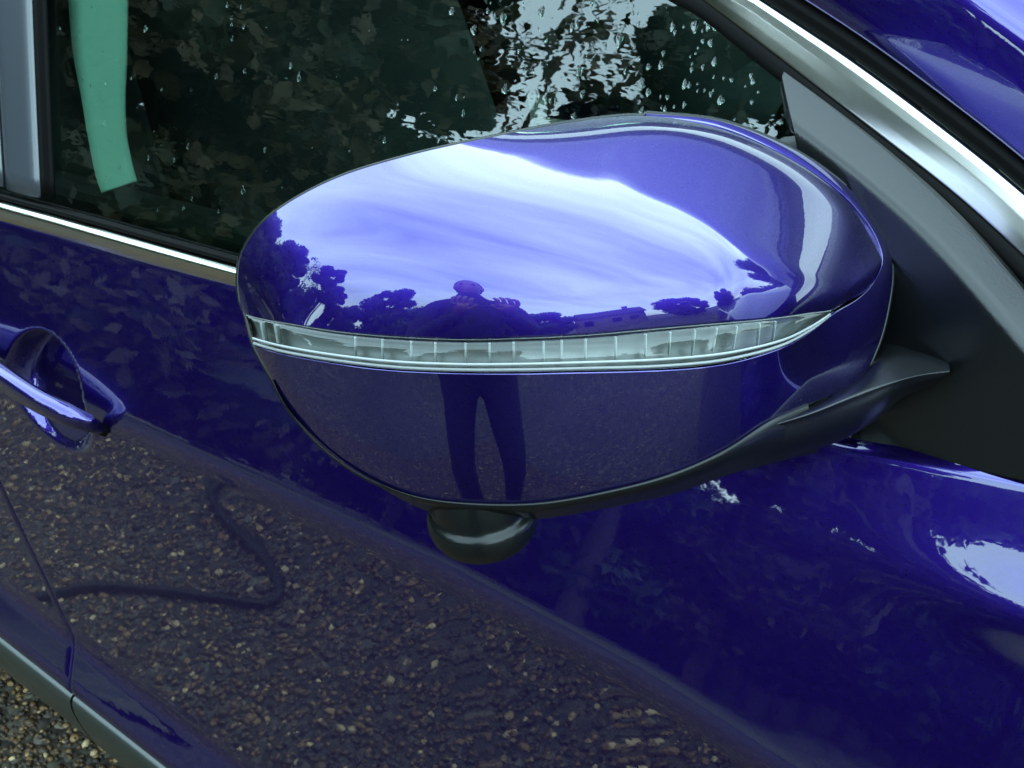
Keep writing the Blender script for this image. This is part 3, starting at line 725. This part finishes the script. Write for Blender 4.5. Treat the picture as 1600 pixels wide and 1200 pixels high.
sub(mesh('mirror_glass', rg + [ctr], [(i, (i + 1) % 200, 200) for i in range(200)], MIRROR, None))

# black underside: trim band below the purple, camera dome, and the arm to the door
def patch(name, rows, nu, nv, m, thick=0.0, parent=mir_e):
    """rows of (px, py, depth) controls -> smooth surface"""
    R_ = [interp_keys(r, nu) for r in rows]; Gk = interp_keys(np.array(R_), nv)
    G = np.array([[at(*p) for p in r] for r in Gk]); o = grid(name, G, m, None, thick=thick); o.parent = parent; return o
def dlow(px):  # depth at the purple's lower edge
    k = int(np.argmin(np.hypot(ou[:int(NL * .62), 0] - px, 0))); return float((low_G[-1, k] - CAMP) @ (-CZ))
band = [(430, 600, 426, 594), (470, 660, 450, 640), (540, 722, 510, 700), (600, 763, 580, 748), (670, 797, 655, 776), (750, 812, 750, 786), (850, 808, 850, 784), (960, 789, 960, 764), (1050, 770, 1050, 739), (1130, 742, 1130, 704), (1200, 722, 1200, 660), (1280, 702, 1262, 630)]
r0 = [(b[2], b[3], dlow(b[2]) - 0.0015) for b in band]; r3 = [(b[0], b[1], dlow(b[2]) + 0.028) for b in band]
r1 = [(b[2] * .62 + b[0] * .38, b[3] * .62 + b[1] * .38 + 0, dlow(b[2]) - 0.0005) for b in band]
r2 = [(b[2] * .25 + b[0] * .75, b[3] * .25 + b[1] * .75, dlow(b[2]) + 0.008) for b in band]
rb = [(b[2], b[3], dlow(b[2]) + 0.006) for b in band]; r4 = [(b[2] + 2, b[3] - 30, dlow(b[2]) + 0.055) for b in band]
patch('mirror_base_shell', [rb, r0, r1, r2, r3, r4], 80, 30, GLOSS)
# camera dome
dc = at(750, 780, dlow(750) + 0.021)
pr_ = smooth_pts([(.0003, .0125), (.0175, .0120), (.0200, .009), (.0212, .003), (.0214, -.0018), (.0222, -.0034), (.0240, -.0052), (.0247, -.0085), (.0240, -.0135), (.0208, -.0185), (.013, -.0225), (.0005, -.0235)], 60)
rows = [[(dc[0] + r_ * .95 * math.cos(a), dc[1] + r_ * .95 * math.sin(a), dc[2] + z_) for a in np.linspace(0, math.tau, 64, endpoint=False)] for r_, z_ in pr_]
dome = grid('mirror_camera', rows, GLOSS, None, out=(0, 0, 1), closed_u=True); sub(dome)
bm = bmesh.new(); bm.from_mesh(dome.data); bmesh.ops.recalc_face_normals(bm, faces=bm.faces); bm.to_mesh(dome.data); bm.free()

# arm from the mirror foot to the sail panel
dA = dlow(1200); dS = 0.571
def arm(row, d): return [(p[0], p[1], dA * (1 - t) + dS * t + d) for p, t in zip(row, (0, .2, .45, .65, .85, 1.0))]
def armb(row, ds): return [(p[0], p[1], dA * (1 - t) + dS * t + d) for p, t, d in zip(row, (0, .2, .45, .65, .85, 1.0), ds)]
AR = [armb([(1190, 630), (1270, 600), (1330, 560), (1382, 538), (1430, 548), (1482, 566)], (.07, .065, .05, .035, .022, .012)),
      armb([(1198, 650), (1272, 622), (1340, 590), (1382, 560), (1430, 560), (1482, 568)], (.03, .028, .022, .016, .012, .008)),
      arm([(1206, 662), (1270, 641), (1335, 614), (1385, 595), (1432, 583), (1484, 576)], 0.003),
      arm([(1203, 672), (1266, 654), (1333, 628), (1385, 606), (1432, 590), (1482, 583)], 0.002),
      arm([(1180, 706), (1250, 688), (1325, 660), (1382, 630), (1420, 606), (1470, 594)], 0.006),
      arm([(1150, 738), (1236, 714), (1318, 686), (1376, 650), (1412, 620), (1462, 600)], 0.022),
      arm([(1150, 730), (1236, 705), (1318, 680), (1376, 645), (1412, 615), (1462, 596)], 0.060)]
patch('mirror_arm', AR, 60, 48, BLACK)

# ------------------------------------------------------------------ rain drops on the glass
WATER = mat('rain_water', (1, 1, 1), rough=0.0, ior=1.33); WATER.node_tree.nodes['Principled BSDF'].inputs['Transmission Weight'].default_value = 1.0
bm = bmesh.new(); drops = []
for k in range(230):
    if k < 120: px, py = rng.normal(1110, 70), rng.uniform(-20, 260)
    elif k < 170: px, py = rng.uniform(720, 1010), rng.uniform(-10, 190)
    else: px, py = rng.uniform(90, 720), rng.uniform(-10, 380)
    sz = rng.choice([0.0007, 0.0011, 0.0016, 0.0022], p=[.45, .3, .17, .08]) * (1 if px > 700 else 0.8)
    drops.append((px, py, sz))
for x, y_ in ((355, 8), (362, 28), (377, 10), (363, 60), (362, 38), (381, 42), (205, 122), (165, 130), (272, 250), (187, 262), (300, 310), (232, 246)): drops.append((x, y_, 0.0011))
for px, py, sz in drops:
    P = wpt(px, py, 0.0)
    if P[2] > arch_z(P[0]) - 0.006 or P[0] > -0.235 or P[2] < 1.035: continue
    P = wpt(px, py, -0.0072)
    r = bmesh.ops.create_uvsphere(bm, u_segments=10, v_segments=7, radius=1); ex = rng.uniform(1.0, 1.7)
    for v in r['verts']:
        c = v.co; wob = 1 + 0.18 * math.sin(3 * math.atan2(c.z, c.x) + px)
        v.co = Vector((P[0] + c.x * sz * wob, P[1] + c.y * sz * 0.55 + c.z * sz * ex * TUM, P[2] + c.z * sz * ex * wob * (1.15 if c.z < 0 else 0.9)))
o = bm_obj('rain_drops', bm, WATER, smooth=True); part(o); o['kind'] = 'stuff'

# ------------------------------------------------------------------ surroundings seen in the paint, chrome and glass
LAWN = mat('rough_lawn', (0.05, 0.06, 0.02), rough=0.9); vary(LAWN, 3.0, (0.035, 0.045, 0.012), (0.11, 0.095, 0.035)); add_bump(LAWN, 60, 0.6, 0.03)
G = [[(x, y, 0.004 + 0.02 * math.sin(x * .7) * math.sin(y * .5) + 0.02) for x in np.linspace(-40, 30, 60)] for y in np.linspace(-30, -4.2, 30)]
tag(grid('lawn', G, LAWN, out=(0, 0, 1)), 'rough olive lawn beyond the gravel', kind='structure')
BARK = mat('tree_bark', (0.05, 0.038, 0.028), rough=0.9); add_bump(BARK, 20, 0.8, 0.02)
LEAF = [mat('leaf_dark', (0.018, 0.032, 0.012), 0.6), mat('leaf_mid', (0.032, 0.038, 0.013), 0.6), mat('leaf_brown', (0.060, 0.046, 0.018), 0.65)]
def leaf_mesh(name, centers, size, m, parent):
    n = len(centers); c = np.array(centers); a = rng.normal(size=(n, 3)); a /= np.linalg.norm(a, axis=1)[:, None]; b = np.cross(a, rng.normal(size=(n, 3))); b /= np.linalg.norm(b, axis=1)[:, None]
    s = size * rng.uniform(.6, 1.3, n)[:, None]
    V = np.stack([c - a * s, c + b * s * .45, c + a * s, c - b * s * .45], 1).reshape(-1, 3); F = np.arange(4 * n).reshape(-1, 4)
    o = mesh(name, V, F, m, None, False); o.parent = parent; return o
def tree(name, label, x, y, h, r, kind, nleaf=15000, trunk=0.16, low=0.12):
    t = empty(name, (x, y, 0)); tag(t, label, 'tree', 'trees around the driveway')
    seg = [(0, 0, -0.1), (0.05, 0.03, h * .3), (-0.06, 0.05, h * .6), (0, 0, h * .92)]
    P = smooth_pts(seg, 12); tr = sweep('trunk', P, np.linspace(trunk, trunk * .2, 12), np.linspace(trunk, trunk * .2, 12), BARK, None, up=(1, 0, 0), seg=8); tr.parent = t
    clumps = []
    for i in range(44):
        a = rng.uniform(0, math.tau); zz = rng.uniform(low, 1.0); ww = r * math.sqrt(max(0.05, 1 - ((zz - .55) / .55) ** 2)) * rng.uniform(.35, 1)
        q = np.array([ww * math.cos(a), ww * math.sin(a), zz * h]); clumps.append((q, r * rng.uniform(.24, .46)))
        if i < 9:
            b0 = np.array([0, 0, zz * h * .6]); lb = sweep('limb', [b0, b0 * .4 + q * .6 + np.array([0, 0, .1]), q], [trunk * .4, trunk * .25, .02], [trunk * .4, trunk * .25, .02], BARK, None, up=(.3, .2, 1), seg=6, caps=False); lb.parent = t
    C_ = []
    for q, cr_ in clumps:
        v = rng.normal(size=(nleaf // 44, 3)); v *= (cr_ * rng.random((len(v), 1)) ** .4) / np.linalg.norm(v, axis=1)[:, None]; v[:, 2] *= .75; C_.append(q + v)
    C_ = np.concatenate(C_); leaf_mesh('crown', C_, 0.12, LEAF[kind], t)
    if name != 'birch_tree':
        bm = bmesh.new()
        for q, cr_ in clumps:
            r_ = bmesh.ops.create_icosphere(bm, subdivisions=2, radius=cr_ * .74); 
            for v in r_['verts']: v.co = Vector(q) + Vector((v.co.x, v.co.y, v.co.z * .75)) * (1 + .28 * noise.noise(v.co * 4 + Vector(q)))
        bm_obj('inner_foliage', bm, LEAF[0], t)
    return t
def pol(az, d): return 0.0 + d * math.cos(rad(az)), -0.3 + d * math.sin(rad(az))
for az, d, h, r, k, nm, lb in (
    (-178, 11, 5.6, 2.6, 0, 'evergreen_tree', 'tall dark evergreen tree behind the rear of the car'),
    (-166, 10.5, 5.6, 2.3, 2, 'autumn_tree', 'brown leaved autumn tree left of the tall evergreen'),
    (-155, 10.5, 6.4, 2.4, 1, 'broadleaf_tree', 'green broadleaf tree between two brown autumn trees'),
    (-146, 10.5, 6.8, 1.9, 2, 'autumn_tree', 'tallest brown autumn tree at the edge of the lawn'),
    (-139, 11, 6.8, 1.3, 0, 'evergreen_tree', 'tall dark evergreen at the left edge of the open sky'),
    (-127, 16, 5.0, 2.6, 1, 'broadleaf_tree', 'low green tree under the open patch of sky'),
    (-130, 12, 7.6, 1.5, 1, 'birch_tree', 'thin sparse leaved birch in front of the open patch of sky'),
    (-121, 10.5, 6.8, 1.25, 0, 'cypress_tree', 'tall narrow dark cypress in the lawn'),
    (-114, 14, 6.2, 1.2, 2, 'autumn_tree', 'slender brown autumn tree right of the cypress'),
    (-106.5, 16, 4.9, 2.0, 0, 'evergreen_tree', 'low dark evergreen right of the slender brown tree'),
    (-94, 12, 6.0, 1.8, 0, 'evergreen_tree', 'bushy dark evergreen near the middle of the lawn'),
    (-84, 17, 4.9, 2.9, 1, 'broadleaf_tree', 'round green tree straight out from the car'),
    (-73, 16, 4.6, 2.6, 0, 'evergreen_tree', 'squat dark evergreen behind the photographer'),
    (-60, 18, 4.4, 2.8, 1, 'broadleaf_tree', 'low wide green tree beyond the photographer'),
    (-48, 19, 4.2, 2.4, 0, 'evergreen_tree', 'short dark evergreen left of the house'),
    (-8, 17, 4.4, 2.0, 2, 'autumn_tree', 'brown tree right of the house ahead of the car'),
    (14, 16, 4.4, 2.2, 0, 'evergreen_tree', 'dark evergreen in front of the car bonnet'),
    (152, 12, 6.0, 2.8, 1, 'broadleaf_tree', 'green tree on the far side behind the car'),
    (60, 13, 5.0, 2.6, 0, 'evergreen_tree', 'dark evergreen on the far side near the bonnet')):
    x, y = pol(az, d); tree(nm, lb, x, y, h, r, k, nleaf=1500 if nm == 'birch_tree' else 26000, trunk=.08 if nm == 'birch_tree' else .16)
# hedges
def hedge(name, label, x0, y0, x1, y1, h, wd, n, k):
    t = empty(name, ((x0 + x1) / 2, (y0 + y1) / 2, 0)); tag(t, label, 'hedge')
    u = rng.random((n, 3)); L = np.array([x1 - x0, y1 - y0]); Nn = np.array([-L[1], L[0]]) / np.linalg.norm(L)
    s = u[:, 0] - .5; e = (u[:, 1] - .5) * wd * (1 + .2 * np.sin(s * 40)); z = h * u[:, 2] ** .7 * (1 + .12 * np.sin(s * 63) + .08 * np.sin(s * 29 + 1))
    P = np.stack([L[0] * s + Nn[0] * e, L[1] * s + Nn[1] * e, z], 1); leaf_mesh('foliage', P, 0.08, LEAF[k], t)
    bm = bmesh.new(); nb = 80
    for i in range(nb):
        f = (i + .5) / nb - .5; hh = h * rng.uniform(.86, 1.0); box_bm(bm, (L[0] * f, L[1] * f, hh / 2), (np.linalg.norm(L) / nb * 1.3, wd * .8, hh), math.atan2(L[1], L[0])) 
    bm_obj('inner_foliage', bm, LEAF[0], t)
hedge('garden_hedge', 'long dark hedge along the back of the lawn', -26, -13, 8, -18, 3.2, 1.8, 60000, 0)
hedge('side_hedge', 'clipped hedge on the far side of the car', -9, 4.6, 8, 4.6, 1.7, 0.9, 16000, 1)
# house with pitched roof
BRICK = mat('dark_house_brick', (0.24, 0.13, 0.09), rough=0.85); TILE = mat('roof_tile', (0.04, 0.032, 0.03), rough=0.8); WHITE = mat('weathered_window_frame', (0.12, 0.12, 0.12), rough=0.4)
nt3 = BRICK.node_tree; bt = nd(nt3, 'ShaderNodeTexBrick'); bt.inputs['Scale'].default_value = 4.5; bt.inputs['Color1'].default_value = (.10, .06, .05, 1); bt.inputs['Color2'].default_value = (.08, .05, .04, 1); bt.inputs['Mortar'].default_value = (.14, .13, .12, 1)
tcx = nd(nt3, 'ShaderNodeTexCoord'); nt3.links.new(tcx.outputs['Object'], bt.inputs['Vector']); nt3.links.new(bt.outputs[0], nt3.nodes['Principled BSDF'].inputs['Base Color'])
hx, hy = pol(-29, 21); hs = empty('brick_house', (hx, hy, 0)); hs.rotation_euler = (0, 0, rad(61)); tag(hs, 'brick house with a dark pitched roof across the lawn', 'house')
bm = bmesh.new(); box_bm(bm, (0, 0, 1.25), (7.0, 5.0, 2.5)); o = bm_obj('wall', bm, BRICK); o.parent = hs
bm = bmesh.new(); vv = [bm.verts.new(c) for c in ((-3.8, -2.9, 2.503), (3.8, -2.9, 2.503), (3.8, 2.9, 2.503), (-3.8, 2.9, 2.503), (-3.8, 0, 4.1), (3.8, 0, 4.1))]
for f in ((0, 1, 5, 4), (3, 4, 5, 2), (0, 4, 3), (1, 2, 5), (0, 3, 2, 1)): bm.faces.new([vv[i] for i in f])
rf = bm_obj('roof', bm, TILE); rf.parent = hs
bm = bmesh.new(); box_bm(bm, (2.0, 0.3, 4.2), (.6, .6, 1.0)); o = bm_obj('chimney', bm, BRICK); o.parent = rf
for wx in (-2.2, 0.6, 2.3):
    bm = bmesh.new(); box_bm(bm, (wx, 2.51, 1.4), (1.1, .06, 1.1)); wf = bm_obj('window', bm, WHITE); wf.parent = hs
    bm = bmesh.new(); box_bm(bm, (wx, 2.545, 1.4), (.95, .02, .95)); o = bm_obj('pane', bm, GLOSS); o.parent = wf
bm = bmesh.new(); box_bm(bm, (-0.8, 2.51, 1.02), (.9, .06, 2.0)); o = bm_obj('door', bm, WHITE); o.parent = hs

# ------------------------------------------------------------------ the photographer
CLOTH = mat('dark_navy_cloth', (0.010, 0.011, 0.020), rough=0.9); SKIN = mat('skin', (0.26, 0.15, 0.10), rough=0.5); HAIR = mat('brown_hair', (0.03, 0.02, 0.012), rough=0.6); SHOE = mat('black_shoe', (0.01, 0.01, 0.01), rough=0.4)
PX, PY = 0.07, -1.0
pr = empty('person', (PX, PY, 0)); pr.rotation_euler = (0, 0, rad(24)); tag(pr, 'person in dark jacket and trousers holding up a phone towards the car mirror', 'person')
def skin(name, verts, edges, radii, m, root=0, sub_=2):
    me = bpy.data.meshes.new(name); me.from_pydata([tuple(v) for v in verts], edges, []); me.update(); o = link(name, me, m, pr, False)
    md = o.modifiers.new('skin', 'SKIN'); md.use_smooth_shade = True
    for i, r in enumerate(radii):
        q = me.skin_vertices[0].data[i]; q.radius = r if isinstance(r, tuple) else (r, r); q.use_root = (i == root)
    sm = o.modifiers.new('sub', 'SUBSURF'); sm.levels = sub_; sm.render_levels = sub_; return o
# local frame: x to the person's right..., y forward (towards the car)
V = [(0, 0, .95), (0, 0, 1.12), (0, .01, 1.33), (0, 0, 1.45), (0, .02, 1.60),
     (.19, 0, 1.41), (.24, .12, 1.17), (.12, .34, 1.27), (-.19, 0, 1.41), (-.25, .12, 1.17), (-.02, .34, 1.27),
     (.095, 0, .88), (.12, .05, .50), (.085, -.01, .10), (-.095, 0, .88), (-.105, .01, .50), (-.085, -.03, .10), (.09, .11, .045), (-.10, .10, .045)]
E_ = [(0, 1), (1, 2), (2, 3), (3, 4), (3, 5), (5, 6), (6, 7), (3, 8), (8, 9), (9, 10), (0, 11), (11, 12), (12, 13), (0, 14), (14, 15), (15, 16), (13, 17), (16, 18)]
Rr_ = [(.17, .12), (.15, .11), (.18, .12), (.08, .07), (.062, .062), (.075, .07), .05, .035, (.075, .07), .05, .035, (.082, .09), .060, .042, (.082, .09), .060, .042, .04, .04]
skin('body', V, E_, Rr_, CLOTH)
bm = bmesh.new(); bmesh.ops.create_uvsphere(bm, u_segments=24, v_segments=18, radius=1)
for v in bm.verts:
    c = v.co; v.co = Vector((c.x * .076 * (1 - .18 * max(0, -c.z)), c.y * .095, c.z * .118 + 1.655))
    if c.y > .93 and abs(c.x) < .3 and -.35 < c.z < .15: v.co.y += .018
hd_ = bm_obj('head', bm, SKIN, smooth=True); hd_.parent = pr
bm = bmesh.new(); bmesh.ops.create_uvsphere(bm, u_segments=24, v_segments=18, radius=1)
for v in bm.verts: c = v.co; v.co = Vector((c.x * .084, c.y * .10 - .018, max(c.z, -.55 if c.y < .2 else .25) * .122 + 1.668))
o = bm_obj('hair', bm, HAIR, smooth=True); o.parent = hd_
for sx in (-1, 1):
    bm = bmesh.new(); r = bmesh.ops.create_uvsphere(bm, u_segments=10, v_segments=8, radius=.011); bmesh.ops.translate(bm, verts=r['verts'], vec=(sx * .032, .086, 1.67)); o = bm_obj('eye', bm, SHOE, smooth=True); o.parent = hd_
    bm = bmesh.new(); r = bmesh.ops.create_uvsphere(bm, u_segments=10, v_segments=8, radius=1); bmesh.ops.scale(bm, vec=(.012, .018, .03), verts=r['verts']); bmesh.ops.translate(bm, verts=r['verts'], vec=(sx * .078, 0, 1.655)); o = bm_obj('ear', bm, SKIN, smooth=True); o.parent = hd_
    # hand: palm, four fingers, thumb
    hx0 = .05 + sx * .07; VV = [(hx0 + sx * .0, .35, 1.275), (hx0, .40, 1.305)]; EE = [(0, 1)]; RD = [.024, (.036, .016)]
    for f, fl in enumerate((.060, .068, .064, .050)):
        bx_ = hx0 - .027 + f * .018; i = len(VV); VV += [(bx_, .415, 1.325), (bx_ - sx * .006, .432, 1.325 + fl * .5), (bx_ - sx * .012, .415, 1.325 + fl * .75)]; EE += [(1, i), (i, i + 1), (i + 1, i + 2)]; RD += [.009, .008, .0065]
    i = len(VV); VV += [(hx0 - sx * .036, .40, 1.30), (hx0 - sx * .050, .42, 1.325)]; EE += [(1, i), (i, i + 1)]; RD += [.010, .008]
    skin('hand', VV, EE, RD, SKIN, 0, 1)
